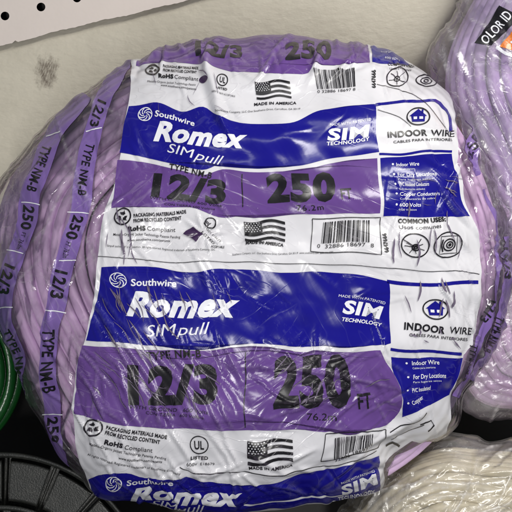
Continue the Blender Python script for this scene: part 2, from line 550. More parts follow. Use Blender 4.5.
def text_path(txt, path, h, bold=0.0, spacing=1.0):
    """letters along a polyline; letter tops point to the left-hand side of the travel (v down => up is rotated)"""
    pts = smooth_line(path, 2); seg = [0]
    for a, b in zip(pts, pts[1:]): seg.append(seg[-1] + math.hypot(b[0] - a[0], b[1] - a[1]))
    T = seg[-1]; out = []
    def at(t, y):
        d = min(max(t, 0), 1) * T
        i = 0
        while i < len(pts) - 2 and seg[i + 1] < d: i += 1
        a, b = pts[i], pts[i + 1]; l = (seg[i + 1] - seg[i]) or 1; k = (d - seg[i]) / l
        dx, dy = (b[0] - a[0]) / l, (b[1] - a[1]) / l
        return (a[0] + (b[0] - a[0]) * k + dy * y, a[1] + (b[1] - a[1]) * k - dx * y)
    for p in glyphs(txt, bold * 0.8, 0, 1.06):
        out.append([at(x, (y - 0.5) * h) for x, y in p])
    return out

def quadmap(tl, tr, br, bl):
    def f(x, y):
        a = (tl[0] + (tr[0] - tl[0]) * x, tl[1] + (tr[1] - tl[1]) * x)
        b = (bl[0] + (br[0] - bl[0]) * x, bl[1] + (br[1] - bl[1]) * x)
        return (a[0] + (b[0] - a[0]) * y, a[1] + (b[1] - a[1]) * y)
    return f

def flag(tl, tr, br, bl):
    f = quadmap(tl, tr, br, bl); blk = []; wht = []
    wv = lambda x: 0.10 * math.sin(x * 6.5 + 0.4)
    def strip(x0, x1, y0, y1, n=9):
        o = []
        for i in range(n):
            a = x0 + (x1 - x0) * i / n; b = x0 + (x1 - x0) * (i + 1) / n
            o.append([f(a, y0 + wv(a)), f(b, y0 + wv(b)), f(b, y1 + wv(b)), f(a, y1 + wv(a))])
        return o
    hgt = 1 / 7.
    for k in range(4):
        y = (2 * k) * hgt
        blk += strip(0.44 if y < 0.5 else 0.0, 1, y, y + hgt * 0.95)
    blk += strip(0, 0.44, 0, 0.56)
    for r in range(5):
        for c_ in range(6):
            x = 0.04 + c_ * 0.068 + (0.03 if r % 2 else 0); y = 0.06 + r * 0.1 + wv(x)
            if x > 0.41: continue
            wht.append([f(x, y - 0.028), f(x + 0.017, y), f(x, y + 0.028), f(x - 0.017, y)])
    return blk, wht

def barcode(tl, tr, br, bl, seed=5):
    f = quadmap(tl, tr, br, bl); o = []; x = 0; r = random.Random(seed)
    while x < 0.985:
        b = r.choice([1, 1, 2, 3]) * 0.0105; g = r.choice([1, 1, 2, 3]) * 0.0105
        e = min(1, x + b); o.append([f(x, 0), f(e, 0), f(e, 1), f(x, 1)]); x += b + g
    return o

# ================================================================== MAIN COIL
OUT = [(262,36),(320,39),(365,46),(400,57),(425,71),(445,91),(458,107),(475,133),(490,163),(500,195),(507,235),(513,262),
       (512,290),(505,320),(494,350),(481,375),(466,398),(457,425),(445,436),(418,443),(398,458),(380,488),(345,498),(300,506),
       (240,512),(180,510),(130,503),(102,495),(75,477),(58,456),(45,430),(35,410),(22,380),(8,350),(-4,320),(-14,280),(-16,230),
       (-8,195),(2,170),(28,143),(55,116),(85,91),(115,72),(150,56),(190,43),(225,38)]
def rand_creases(seed):
    r = random.Random(seed); cs = []
    def add(n, box, ang, sp, L, A, wd, cv=0.004):
        for _ in range(n):
            cs.append((r.uniform(box[0], box[2]), r.uniform(box[1], box[3]), math.radians(ang + r.gauss(0, sp)),
                       r.uniform(*L), r.choice([1, 1, 1, -0.8]) * r.uniform(*A), r.uniform(*wd), r.uniform(-cv, cv)))
    add(60, (70, 330, 240, 500), 58, 16, (10, 50), (0.6, 2.3), (1.3, 3.2))
    add(56, (70, 260, 230, 480), 56, 10, (10, 46), (0.4, 1.1), (0.8, 1.2), .002)
    add(44, (-10, 150, 110, 470), 72, 18, (16, 70), (0.6, 1.6), (0.8, 1.3), .002)
    add(24, (0, 90, 130, 300), 114, 14, (14, 60), (0.5, 1.3), (0.8, 1.3), .002)
    add(40, (250, 350, 400, 440), -25, 24, (10, 44), (0.5, 1.3), (0.8, 1.2), .002)
    add(40, (380, 150, 480, 420), 70, 22, (12, 44), (0.4, 1.2), (0.8, 1.2), .002)      # lower left of the label, folds running down-right
    add(34, (90, 60, 240, 330), 62, 18, (8, 34), (0.4, 1.5), (1.2, 2.6))
    add(34, (0, 100, 110, 480), 95, 26, (10, 46), (0.7, 2.4), (1.3, 3.2))
    add(44, (240, 340, 400, 470), -18, 40, (8, 40), (0.5, 2.0), (1.2, 3.0))
    add(40, (370, 60, 470, 400), 60, 26, (8, 40), (0.5, 1.8), (1.2, 2.8))
    add(60, (455, 100, 510, 420), 84, 20, (14, 60), (0.8, 3.0), (1.4, 3.4))
    add(34, (130, 36, 400, 80), 20, 50, (8, 30), (0.6, 2.0), (1.4, 3.0))
    add(46, (110, 34, 430, 72), 15, 55, (8, 34), (1.0, 3.0), (1.5, 3.0))
    add(24, (440, 90, 512, 330), 70, 25, (10, 40), (1.2, 3.4), (1.5, 2.8))
    add(46, (90, 455, 400, 510), -8, 30, (10, 44), (0.8, 2.8), (1.4, 3.2))
    add(40, (240, 100, 400, 340), 35, 50, (8, 36), (0.2, 0.8), (1.2, 2.4))
    # long folds one can point at
    cs += [(212, 85, math.radians(72), 52, 4.2, 5.0, 0.0015), (222, 120, math.radians(62), 36, 3.2, 4.0, 0.0),
           (208, 60, math.radians(100), 24, 3.4, 3.4, 0.0),
           (320, 372, math.radians(8), 100, 2.8, 3.0, 0.0009), (330, 395, math.radians(-28), 60, 2.4, 2.6, -0.002),
           (340, 368, math.radians(-40), 40, 2.4, 2.4, 0.002),
           (130, 350, math.radians(55), 75, 2.8, 2.8, 0.0008), (110, 330, math.radians(60), 70, 2.6, 2.4, 0.001),
           (165, 365, math.radians(48), 55, 2.2, 2.2, -0.001), (95, 395, math.radians(62), 34, 3.0, 2.4, 0.004),
           (318, 62, math.radians(115), 34, 3.2, 4.0, 0.0), (390, 432, math.radians(-28), 60, 4.0, 4.0, 0.0),
           (410, 445, math.radians(-35), 34, 4.5, 3.5, 0.0), (475, 340, math.radians(112), 80, 4.0, 3.0, 0.001),
           (489, 300, math.radians(95), 90, 4.5, 3.0, 0.001), (473, 180, math.radians(65), 60, 3.6, 3.6, 0.0),
           (484, 210, math.radians(70), 60, 3.4, 2.6, 0.001), (60, 440, math.radians(55), 40, 3.2, 2.6, 0.0),
           (45, 340, math.radians(62), 60, 2.6, 2.6, 0.0), (26, 300, math.radians(80), 60, 2.4, 2.2, 0.0)]
    for a in range(0, 360, 36):   # puckers round the small tear
        cs.append((204 + 13 * math.cos(math.radians(a)), 233 + 12 * math.sin(math.radians(a)), math.radians(a), 15, 1.7, 1.7, 0))
    return cs
main = Body((255, 275), OUT, 108, 78, 0, creases=rand_creases(4), sag=9, lump=1.0)
root = empty('cable_coil', Wv(256, 509, 0))
tag(root, 'large central coil of lavender cable in shrink-wrap with a blue, white and purple printed label', 'cable coil', 'wrapped coils of electrical cable')
cable_rings('wound_cable', main, M_LAV, root, 0.36, main.stot * 0.90, 0.049, 5.5, 3, scale=0.975, inset=3.5, amp=0.010)
wrap = main.film('plastic_wrap', M_FILM, root)

# cable peeking out under the torn lower corner
tube('exposed_cable', [(366, 474, 2), (384, 467, 10), (398, 459, 15), (410, 450, 17), (424, 437, 14), (438, 424, 0)], 4.4, M_LAV, root)
tube('exposed_cable', [(372, 480, -6), (388, 471, 4), (403, 461, 8), (416, 451, 8), (430, 438, 4), (440, 428, -8)], 4.4, M_LAV, root)

def sh(name, polys, layer, mat, par, body=main): return body.sheet(name, polys, layer, mat, par)

# label ground
LEFT = [(133,60),(128,105),(121,155),(113,185),(104,209),(98,267),(92,300),(85,340),(73,392),(73,413),(77,450),(88,480),(101,494),(112,506)]
label_pts = smooth_line(LEFT, 5) + [(130,514),(180,522),(240,524),(300,518),(345,508),(376,496),(383,480),(386,462),(398,452),(412,440),(432,437),
    (446,433),(451,420),(452,398),(455,380),(462,355),(471,345),(477,323),(480,309),(480,277),(479,246),(475,230),(470,214),(463,185),(457,160),(455,135),(457,112),(448,93),
    (432,74),(412,60),(385,48),(340,34),(290,28),(240,28),(190,34),(160,46)]
label = sh('printed_label', fill(label_pts, 4), 0, M_WHITE, root)

BL = []   # blue
blue = [
 band([(129,106),(150,104),(162,105),(183,112),(204,107),(222,117),(257,124),(289,124),(320,111),(350,106),(375,104)],
      [(120,153),(148,158),(173,165),(201,169),(222,163),(250,167),(292,167),(338,157),(379,153)]),
 band([(103,268),(126,267),(158,268),(193,272),(218,269),(250,271),(293,272),(318,271),(346,274),(388,281)],
      [(86,341),(123,343),(175,345),(218,346),(250,343),(286,345),(328,347),(378,345),(391,342)]),
 band([(89,479),(104,473),(127,470),(145,478),(177,479),(186,476),(205,482),(236,484),(261,484),(305,475),(340,467),(381,455)],
      [(100,497),(125,504),(180,511),(240,512),(300,506),(345,498),(378,488)]),
 fill([(380,159),(450,153),(456,175),(463,198),(469,216),(384,217)]),
 fill([(392,356),(425,358),(461,358),(455,379),(450,396),(438,403),(420,410),(402,418),(403,400),(399,386),(393,373)]),
 fill([(371,47),(385,48),(401,57),(409,66),(390,65),(371,64)]),
]
for b in blue: sh('blue_panel', b, 1, M_BLUE, label)
frame = [stroke([(375,105),(400,102),(420,103),(435,101),(444,107),(450,114),(449,132)], 2.8),
         stroke([(379,155),(400,155),(425,152),(450,151)], 2.2),
         stroke([(386,281),(410,284),(440,284),(477,283)], 3.6),
         stroke([(391,348),(425,351),(460,354)], 3.0)]
for b in frame: sh('blue_border', b, 1, M_BLUE, label)
purple = [
 band([(118,160),(148,163),(173,170),(201,174),(222,169),(250,172),(292,172),(338,162),(377,159)],
      [(110,207),(144,208),(182,207),(197,208),(223,217),(250,216),(283,214),(318,213),(380,214)]),
 fill(smooth_line([(83,346),(123,348),(175,350),(218,351),(250,347),(286,350),(328,353),(381,350)]) +
      smooth_line([(390,367),(400,390),(402,402),(399,413),(385,424),(346,430),(318,432),(283,430),(230,430),(210,430),(148,427),(104,422),(75,414)]) + [(74,396)]),
 band([(150,47),(190,36),(240,28),(290,28),(340,34),(368,42)],
      [(136,66),(170,63),(198,66),(228,71),(250,73),(303,76),(318,67),(340,65),(369,64)]),
]
for b in purple: sh('purple_panel', b, 1, M_PURPLE, label)

K = lambda name, polys, mat=M_BLACK, layer=2: sh(name, polys, layer, mat, label)

# --- repeated print motifs
def recycling(c, rx, ry, rot=0.0):
    o = ring(c, rx, ry, 1.5)
    for k in range(3):
        a = rot + k * 2.0944
        p = lambda r_, b: (c[0] + r_ * rx * math.cos(b), c[1] + r_ * ry * math.sin(b))
        o.append([p(0.62, a - 0.55), p(0.62, a + 0.35), p(0.25, a + 0.5), p(0.28, a - 0.55)])
        o.append([p(0.82, a + 0.25), p(0.45, a + 0.95), p(0.12, a + 0.3)])
    K('recycling_mark', o)

def ul(c, r_, rot=0.0, small=True):
    o = ring(c, r_, r_, 1.0)
    cs, sn = math.cos(rot), math.sin(rot)
    o += text('UL', (c[0] - 0.55 * r_ * cs - 0.5 * r_ * -sn, c[1] - 0.55 * r_ * sn + 0.5 * r_ * cs), (c[0] + 0.55 * r_ * cs + 0.5 * r_ * sn, c[1] + 0.55 * r_ * sn + 0.5 * r_ * cs), r_ * 1.0, 0.02)
    if small: o += text('LISTED', (c[0] - r_, c[1] + r_ * 1.65), (c[0] + r_, c[1] + r_ * 1.7), r_ * 0.38, 0.03)
    K('listing_mark', o)

def southwire(c, r_, p0, p1, h):
    o = ring(c, r_, r_ * 0.93, 0.9)
    for k in range(7):       # swirling emblem
        a = k * 0.9
        pts = [(c[0] + r_ * t * math.cos(a + 1.9 * t), c[1] + r_ * 0.9 * t * math.sin(a + 1.9 * t)) for t in (0.25, 0.5, 0.75, 1.0)]
        o += stroke(pts, 0.85)
    K('emblem', o, M_INKW)
    K('lettering', text('Southwire', p0, p1, h, 0.022), M_INKW)

def romex(p0, p1, h, sp0, sp1, sh_, bend=0):
    K('lettering', text('Romex', p0, p1, h, 0.045, 0.32, bend=bend), M_INKW)
    K('lettering', text('SIM', sp0, (sp0[0] + (sp1[0] - sp0[0]) * 0.47, sp0[1] + (sp1[1] - sp0[1]) * 0.47), sh_, 0.0, 0.12), M_INKW)
    K('lettering', text('pull', (sp0[0] + (sp1[0] - sp0[0]) * 0.475, sp0[1] + (sp1[1] - sp0[1]) * 0.475), sp1, sh_, 0.0, 0.32), M_INKW)

def simtech(p0, p1, h, q0, q1, r0, r1):
    K('lettering', text('SIM', p0, p1, h, 0.04, 0.08), M_INKW)
    K('lettering', text('TECHNOLOGY', q0, q1, 3.7, 0.03, 0.1), M_INKW)
    K('lettering', text('MADE WITH PATENTED', r0, r1, 2.8, 0.0, 0.1), M_INKW)

def house(c, rx, ry):
    K('house_mark', ring(c, rx, ry, 1.3) , M_BLACK)
    x, y = c
    K('house_mark', [[(x - rx * .78, y - ry * .05), (x, y - ry * .88), (x + rx * .78, y - ry * .05)],
                     [(x - rx * .62, y - ry * .05), (x + rx * .62, y - ry * .05), (x + rx * .55, y + ry * .62), (x - rx * .55, y + ry * .62)],
                     [(x + rx * .3, y - ry * .8), (x + rx * .46, y - ry * .8), (x + rx * .46, y - ry * .3), (x + rx * .3, y - ry * .3)]], M_BLUE)
    s_ = rx * .16
    K('house_mark', [[(x + d - s_, y + ry * .05), (x + d + s_, y + ry * .05), (x + d + s_, y + ry * .34), (x + d - s_, y + ry * .34)] for d in (-rx * .26, rx * .26)], M_INKW, 3)

def bullets(rows, dx, h, x_end):
    for (bx, by, t, t2, xe, slope) in rows:
        K('bullet', disc((bx, by), 1.1, 1.1, 10), M_INKW)
        K('lettering', text(t, (bx + dx, by + h * .5), (xe, by + h * .5 + slope), h, 0.012), M_INKW)
        if t2: K('lettering', text(t2, (bx + dx, by + h * .5 + 4.0), (xe - 4, by + h * .5 + 4.0 + slope), 2.0, -0.004), M_INKW)

# --- top row (foreshortened)
K('lettering', text('12/3', (196,58), (242,56), 13, 0.045))
K('lettering', text('250', (286,63), (333,60), 19, 0.045))
recycling((152.5, 71), 7, 4.8)
K('lettering', text('PACKAGING MATERIALS MADE', (163,69), (198,71), 2.6, 0.03))
K('lettering', text('FROM RECYCLED CONTENT', (163,73), (196,75), 2.6, 0.03))
K('lettering', text('RoHS', (158,79), (173,80), 3.8, 0.05)); K('lettering', text('Compliant', (174,80), (198,82.5), 3.8, 0.0))
K('lettering', text('Metallo-Organic Jacket Technology Patent', (147,83), (196,87), 2.0, 0.0))
K('lettering', text('www.southwire.com/patents', (160,87), (197,91), 2.0, 0.01))
K('torn_spot', disc((204,81.5), 5, 3), M_HOLE)
ul((223, 81), 5.5, 0.1)
K('lettering', text('600V E 18679 ACCEPTABLE', (214,94), (236,96), 1.8, 0.0))
b_, w_ = flag((256,82),(290,82),(291,97),(257,98)); K('flag_print', b_); K('flag_print', w_, M_INKW, 3)
K('lettering', text('MADE IN AMERICA', (254,105), (296,104), 3.0, 0.03))
K('fine_print', text('Southwire Company, LLC One Southwire Drive, Carrollton, GA 30119', (216,112), (300,110), 2.0, 0))
K('barcode', barcode((314,72),(354,67.5),(355,86),(317,89)))
K('lettering', text('0 32886 18697 8', (317,92.5), (355,90), 2.8, 0.0))
K('lettering', text('6647666', (375,88), (374,70), 3.8, 0.03))
K('pictogram', ring((397,77), 11.5, 8.8, 1.1) + stroke([(388,79),(397,78),(404,72)], .6) + stroke([(390,73),(397,78),(405,82)], .6) + stroke([(396,71),(397,78),(397,84)], .6) + ring((397,78), 3, 2.4, .9))
K('pictogram', ring((427,80.5), 10, 5.6, 1.1, 0.15) + ring((427,80.5), 5, 3, 1.0, .15) + ring((427,80.5), 2, 1.4, .9))
K('lettering', text('COMMON USES:', (386,66), (414,68), 2.4, 0.02)); K('fine_print', text('Usos comunes', (388,69.5), (411,71), 2.0, 0))
K('lettering', text('600 Volts', (383,60), (398,62), 2.2, 0.0), M_INKW)
K('lettering', text('Copper Conductors', (380,54.5), (396,55), 2.0, 0.0), M_INKW)
K('seam_line', stroke([(376,84),(400,90),(430,108),(444,130)], .5) + stroke([(377,110),(400,118),(412,128)], .5), M_BLACK)

# --- blue band, upper
southwire((146.4,114.4), 7, (156,117), (194,126), 5.8)
romex((153,140), (246,147), 18.5, (167,153), (221,165), 9.8, bend=1)
simtech((328,140.5), (371,136.5), 12, (328,145.5), (371,141), (329,126), (371,121))
house((419,118), 11, 8.5)
K('lettering', text('INDOOR', (389,138), (427,137), 6.3, 0.035)); K('lettering', text('WIRE', (430,137), (452,136.5), 6, 0.01))
K('lettering', text('CABLES PARA INTERIORES', (394,144), (450,141), 2.6, 0.01))
# --- purple, upper
K('lettering', text('TYPE NM-B', (168,170.5), (211,177.5), 6.2, 0.02, spacing=1.06))
K('lettering', text('12/3', (151,196), (226,202), 22.5, 0.05))
K('divider', stroke([(243,174),(243,208)], 1.1))
K('lettering', text('WITH GROUND 600 Volts', (150,200), (222,206), 2.6, 0.0, bend=-1)); K('lettering', text('CON TIERRA 600 Voltios', (165,205), (215,209), 2.2, 0.0))
K('lettering', text('250', (268,202), (336,198), 26.5, 0.05)); K('lettering', text('FT', (341,199), (352,198), 11, 0.025))
K('lettering', text('76.2m', (297,210.5), (323,208), 5.4, 0.012, spacing=1.2))
bullets([(392.6,165,'Indoor Wire','Cables para interiores',419,-1.5),(393.7,175.4,'For Dry Locations','Para lugares secos',436,-2),
         (394.7,185,'PVC Insulated Conductors','Conductores aislados',428,-1.5),(395.4,194.7,'Copper Conductors','Conductores de cobre',440,-2.0),
         (396,205.5,'600 Volts','600 Voltios',421,-1.5)], 3.5, 3.7, 0)
# --- white row, middle
recycling((123.4,217), 8.2, 7.8, .5)
K('lettering', text('PACKAGING MATERIALS MADE', (135,219), (187,213), 3.4, 0.035)); K('lettering', text('FROM RECYCLED CONTENT', (134.6,224), (182,219), 3.4, 0.035))
K('lettering', text('RoHS', (129,232), (146,231.5), 4.6, 0.05)); K('lettering', text('Compliant', (147.5,231.5), (176,231), 4.4, 0.0))
K('fine_print', text('Metallo-Organic Jacket Technology Patents Pending', (114,236), (181,237.5), 2.6, 0.004))
K('fine_print', text('www.southwire.com/patents', (128,242), (171,241), 2.2, 0.01))
K('fine_print', text('Simpull technology is a trademark. All rights reserved. Registered trademark of Southwire Company, LLC', (108,247), (214,250), 2.1, 0.0, bend=1))
K('torn_spot', fill([(194,226),(200,231),(204,233),(199,237),(196,241),(191,237),(184,233),(189,229)], 3), M_HOLE, 3)
ul((211, 222), 5.2, -0.7, False)
K('fine_print', text('LISTED', (202,232), (213,244), 2.6, 0.02)); K('fine_print', text('600V E18679', (206,228), (219,242), 2.2, 0)); K('lettering', text('ACCEPTABLE', (210,247), (223,248), 2.4, 0.02))
b_, w_ = flag((244,222),(284,221),(284,241),(244,242)); K('flag_print', b_); K('flag_print', w_, M_INKW, 3)
K('fine_print', text('PROUDLY', (253,242.5+1.5), (275,244), 1.8, 0.0)); K('lettering', text('MADE IN AMERICA', (244.5,246), (283,246.5), 3.0, 0.045, bend=-1.2))
K('fine_print', text('Southwire Company, LLC  One Southwire Drive, Carrollton, GA 30119  www.southwire.com  800-444-1700', (231,256), (334,252.5), 1.9, 0))
K('barcode_box', stroke([(311,217.5),(381,218)], .8, False) + stroke([(381,218),(381.5,255)], .8, False) + stroke([(381.5,255),(311.5,251)], .8, False) + stroke([(311.5,251),(311,217.5)], .8, False))
K('barcode', barcode((322,221),(370,220.5),(370,243),(322,242.5), 8))
K('lettering', text('0', (318,247), (321,247), 4, 0)); K('lettering', text('32886 18697', (326,247.5), (366,247.5), 4, 0.0)); K('lettering', text('8', (371,248), (374,248), 4, 0))
K('lettering', text('6647666', (388.5,253), (387,234), 4.2, 0.04))
K('lettering', text('COMMON USES:', (399,224), (446,221), 4.6, 0.045)); K('lettering', text('Usos comunes', (400,230), (441,227.5), 4.2, 0.0))
K('pictogram', ring((414.7,245), 13.5, 11.5, 1.2) + stroke([(403,240),(414,246),(424,249)], .7) + stroke([(404,246),(414,246),(420,238)], .7) + stroke([(409,253),(415,246),(422,243)], .7) + ring((415,247), 3.4, 3, 1.4) + ring((415,247), 1.4, 1.2, 1.2) + stroke([(406,243),(413,247),(416,253)], .6))
K('pictogram', ring((448,244.6), 14.5, 12.4, 1.2) + stroke([(440,236),(457,236),(457,253),(440,253),(440,236)], .6, False) + ring((449,244.6), 6, 5.6, 1.3) + ring((449.5,244.6), 3.2, 3.0, 1.2) + disc((449.5,244.6), 1.6, 1.6, 12) + stroke([(442,239),(441,245),(443,251)], 1.4))
K('seam_line', stroke([(99,257),(130,259),(160,262),(200,261),(240,263),(285,263),(330,264),(362,267),(390,268),(420,270),(450,271),(478,275)], .6))

# --- blue band, lower
southwire((117.5,281), 8, (130,286), (176,285.5), 7)
romex((126,315), (240,317), 24, (147,335.5), (211,334), 12)
simtech((341,313), (381,319), 13, (341,321), (382,326.5), (338,297), (384,304))
house((436,309), 12, 10)
K('lettering', text('INDOOR', (404,328), (444,333.5), 7, 0.035)); K('lettering', text('WIRE', (449,333), (471,335.5), 7.2, 0.01))
K('lettering', text('CABLES PARA INTERIORES', (409,335), (467,341.5), 3.0, 0.01))
K('lettering', text('TYPE NM-B', (147,358.5), (200,357.5), 8, 0.025, spacing=1.06))
K('lettering', text('12/3', (128,402), (217,402), 37, 0.055))
K('divider', stroke([(245,352),(245.5,390),(245,427)], 1.1))
K('lettering', text('WITH GROUND   600 Volts', (128,408), (209,414), 3.6, 0.0)); K('lettering', text('CON TIERRA   600 Voltios', (145,413.5), (205,419), 3.0, 0.0))
K('lettering', text('250', (274,405), (351,405), 49, 0.05)); K('lettering', text('FT', (358,408), (371,406), 16, 0.02))
K('lettering', text('76.2m', (306,421), (336,421.5), 7.4, 0.0))
bullets([(407,362,'Indoor Wire','Cables para interiores',438,1),(407,376,'For Dry Locations','Para lugares secos',444,0),
         (407,390,'PVC Insulated','',430,-2),(408,403,'Copper','',424,-6)], 5, 4.6, 0)
# --- white row, lower
recycling((93,428), 8.5, 7.6, .2)
K('lettering', text('PACKAGING MATERIALS MADE', (105,429), (168,438.5), 3.7, 0.035)); K('lettering', text('FROM RECYCLED CONTENT', (104.5,434), (161,443.5), 3.7, 0.035))
K('lettering', text('RoHS', (105,443.5), (124,446.5), 4.6, 0.05)); K('lettering', text('Compliant', (126,447.5), (153,452), 4.4, 0.0))
K('fine_print', text('Metallo-Organic Jacket Technology Patents Pending', (90,445), (166,460), 2.6, 0.004))
K('fine_print', text('www.southwire.com/patents', (120,457), (162,463), 2.4, 0.01))
K('fine_print', text('All rights reserved. Registered trademark of Southwire Company', (88,456), (180,474), 2.2, 0.0))
ul((199, 446), 8.8, 0.0)
K('fine_print', text('600V  E18679', (187,466), (214,466), 2.4, 0))
b_, w_ = flag((247,440),(292,440),(292,459),(247,464)); K('flag_print', b_); K('flag_print', w_, M_INKW, 3)
K('lettering', text('MADE IN AMERICA', (248,469), (292,466), 3.0, 0.035))
K('seam_line', stroke([(180,468),(205,474),(225,471),(250,472),(280,473),(310,469),(350,462),(378,450)], .6))
K('barcode', barcode((334,438),(372,432),(371,443),(334,458), 12))
K('barcode_box', stroke([(325,434),(385,428)], .8, False) + stroke([(385,428),(380,447)], .8, False) + stroke([(380,447),(321,461)], .8, False) + stroke([(321,461),(325,434)], .8, False))
K('lettering', text('32886 18697', (336,461), (368,448), 3.4, 0.0))
K('seam_line', stroke([(388,430),(402,424),(418,420),(426,413)], .7) + stroke([(392,440),(410,430),(424,424)], .6) + stroke([(420,424),(431,421),(434,425),(428,429)], 1.0))
K('pictogram', stroke([(388,446),(394,443),(401,447)], 2.2))
# --- blue band at the bottom edge
southwire((115,481), 7.5, (127,483), (172,486.5), 6)
K('lettering', text('Romex', (128,503), (243,502), 15, 0.045, 0.3), M_INKW)
K('lettering', text('SIMpull', (150,511), (205,510), 7, 0.0, 0.2), M_INKW)
K('lettering', text('SIM', (342,492), (378,481), 8.5, 0.04, 0.1), M_INKW)
K('lettering', text('TECHNOLOGY', (338,498), (374,490), 3.4, 0.03, .1), M_INKW)
K('lettering', text('MADE WITH PATENTED', (342,481.5), (376,472), 2.2, 0.0, .1), M_INKW)
K('seam_line', stroke([(245,504),(285,502),(320,497),(348,491)], 1.3), M_INKW)

# --- slits where the shrunken film has folded and the print is missing
def gaps():
    r = random.Random(8); o = []
    def add(n, box, ang, sp, L, wd):
        for _ in range(n):
            x, y = r.uniform(box[0], box[2]), r.uniform(box[1], box[3]); t = math.radians(ang + r.gauss(0, sp)); l = r.uniform(*L); w_ = r.uniform(*wd)
            c, s_ = math.cos(t), math.sin(t); k = r.uniform(-.12, .12) * l
            pts = [(x, y), (x + c * l * .5 - s_ * k, y + s_ * l * .5 + c * k), (x + c * l, y + s_ * l)]
            o.extend(stroke(pts, lambda q, w_=w_: max(.12, w_ * math.sin(math.pi * q) ** .6), step=3))
    add(9, (106, 272, 150, 300), 62, 8, (14, 34), (.7, 2.0))
    add(18, (95, 290, 175, 370), 57, 7, (14, 40), (.5, 1.5))
    add(20, (85, 350, 200, 400), 52, 12, (10, 30), (.5, 1.5))
    add(7, (104, 205, 135, 245), 84, 7, (14, 34), (.7, 1.8))
    add(8, (150, 275, 230, 300), 68, 8, (10, 28), (.4, 1.1))
    add(8, (395, 196, 460, 240), 88, 6, (16, 34), (.7, 2.2))
    add(8, (385, 275, 470, 300), 84, 10, (10, 26), (.8, 2.4))
    add(6, (395, 315, 460, 340), 40, 30, (5, 12), (.8, 2.2))
    add(8, (385, 165, 450, 205), 30, 26, (8, 20), (.4, 1.2))
    add(12, (270, 365, 390, 410), -25, 26, (10, 34), (.5, 1.6))
    add(8, (120, 70, 230, 110), 60, 25, (8, 20), (.3, 1.0))
    return o
sh('folded_gap', gaps(), 4, M_GAP, label)

# --- purple strips printed on the clear part of the wrap
def strip(path, wd, words, body=main):
    wds = wd if callable(wd) else (lambda t: wd)
    sh('printed_strip', stroke(path, wds), 0, M_STRIP, wrap, body)
    for (txt, p, h, b) in words:
        sh('strip_lettering', text_path(txt, p, h, b), 1, M_BLACK, wrap, body)
PB = [(128,58),(119,72),(112,84),(105,95),(99,109),(95,128),(89,152),(85,175),(82,190),(77,220),(69,250),(61,280),(54,311),(49,331),(47,358),(50,384),(53,405),(53,427),(57,446),(62,470)]
strip(PB, lambda t: 14 + 5 * math.sin(math.pi * min(1, t * 1.1)), [
  ('12/3', [(102,101),(97,113),(95,126)], 9, .03), ('TYPE NM-B', [(92,143),(88,158),(84.5,178),(81,195)], 8.5, .02),
  ('250', [(78,215),(75,226),(72,238)], 11, .04), ('FT  76.2m', [(70,241),(68,247),(66,257)], 5, 0),
  ('12/3', [(63,270),(60,283),(56,298)], 12, .04), ('TYPE NM-B', [(49,328),(47.5,345),(47,365),(51,392)], 12, .03),
  ('250', [(53,417),(54.5,430),(56.5,443)], 9, .04)])
PA = [(84,94),(74,108),(64,122),(54,136),(45,158),(38,180),(31,197),(25,223),(15,258),(7,288),(4,314),(10,335),(17,352),(20,378),(21,396)]
strip(PA, lambda t: 17 + 3 * math.sin(math.pi * t) - 9 * max(0, t - 0.65) / 0.35, [
  ('TYPE NM-B', [(49,147),(43,163),(37,180),(33,193)], 9.5, .03), ('250', [(29.5,207),(26,219),(23.5,230)], 11, .04),
  ('FT  76.2m', [(22.5,233),(20,242),(17.5,250)], 5, 0), ('12/3', [(12,266),(8,280),(5.5,295)], 12, .04),
  ('TYPE NM-B', [(7,330),(13,344),(18.5,360),(20,384)], 7.5, .03)])
for a, b in [((87,131),(103,127)), ((66,211),(88,213)), ((60,260),(77,259)), ((45,309),(65,313)), ((44,414),(62,415))]:
    sh('strip_seam', stroke([a, ((a[0]+b[0])/2, (a[1]+b[1])/2 - .5), b], 1.0), 1, M_INKW, wrap)
for a, b in [((22,203),(40,206)), ((5,251),(24,254)), ((0,309),(14,308)), ((46,137),(62,134))]:
    sh('strip_seam', stroke([a, ((a[0]+b[0])/2, (a[1]+b[1])/2 - .5), b], 1.0), 1, M_INKW, wrap)
strip([(472,116),(477,128),(474,140),(470,150),(472,163),(476,176)], lambda t: 5 + 9 * math.sin(math.pi * t), [('250', [(469,158),(470,148),(476,134)], 9, .03)])
strip([(484,190),(491,215),(494,240),(495,268),(493,295),(487,318),(477,340),(470,362),(462,385),(458,398)], lambda t: 3.5 + 3.5 * t,
      [('12/3', [(490,300),(487,312),(482,322)], 5, .03), ('TYPE NM-B', [(472,345),(467,362),(462,380)], 5, .03)])
strip([(506,238),(507,255),(506,280),(504,300),(498,325),(489,347),(478,366),(471,380)], lambda t: 7 + 3 * math.sin(math.pi * t),
      [('12/3', [(505.5,248),(506,263),(505,279)], 6, .03), ('TYPE NM-B', [(499,316),(492,334),(484,352)], 8, .03)])

# ================================================================== OTHER COILS
def simple_creases(seed, box, n, ang, sp):
    r = random.Random(seed)
    return [(r.uniform(box[0], box[2]), r.uniform(box[1], box[3]), math.radians(ang + r.gauss(0, sp)), r.uniform(12, 60),
             r.choice([1, 1, -.8]) * r.uniform(.8, 3.0), r.uniform(1.5, 4), r.uniform(-.004, .004)) for _ in range(n)]

def thin_creases(seed, box, n, ang, sp):
    r = random.Random(seed)
    return [(r.uniform(box[0], box[2]), r.uniform(box[1], box[3]), math.radians(ang + r.gauss(0, sp)), r.uniform(10, 44),
             r.uniform(.5, 1.4), r.uniform(1.2, 1.8), r.uniform(-.003, .003)) for _ in range(n)]
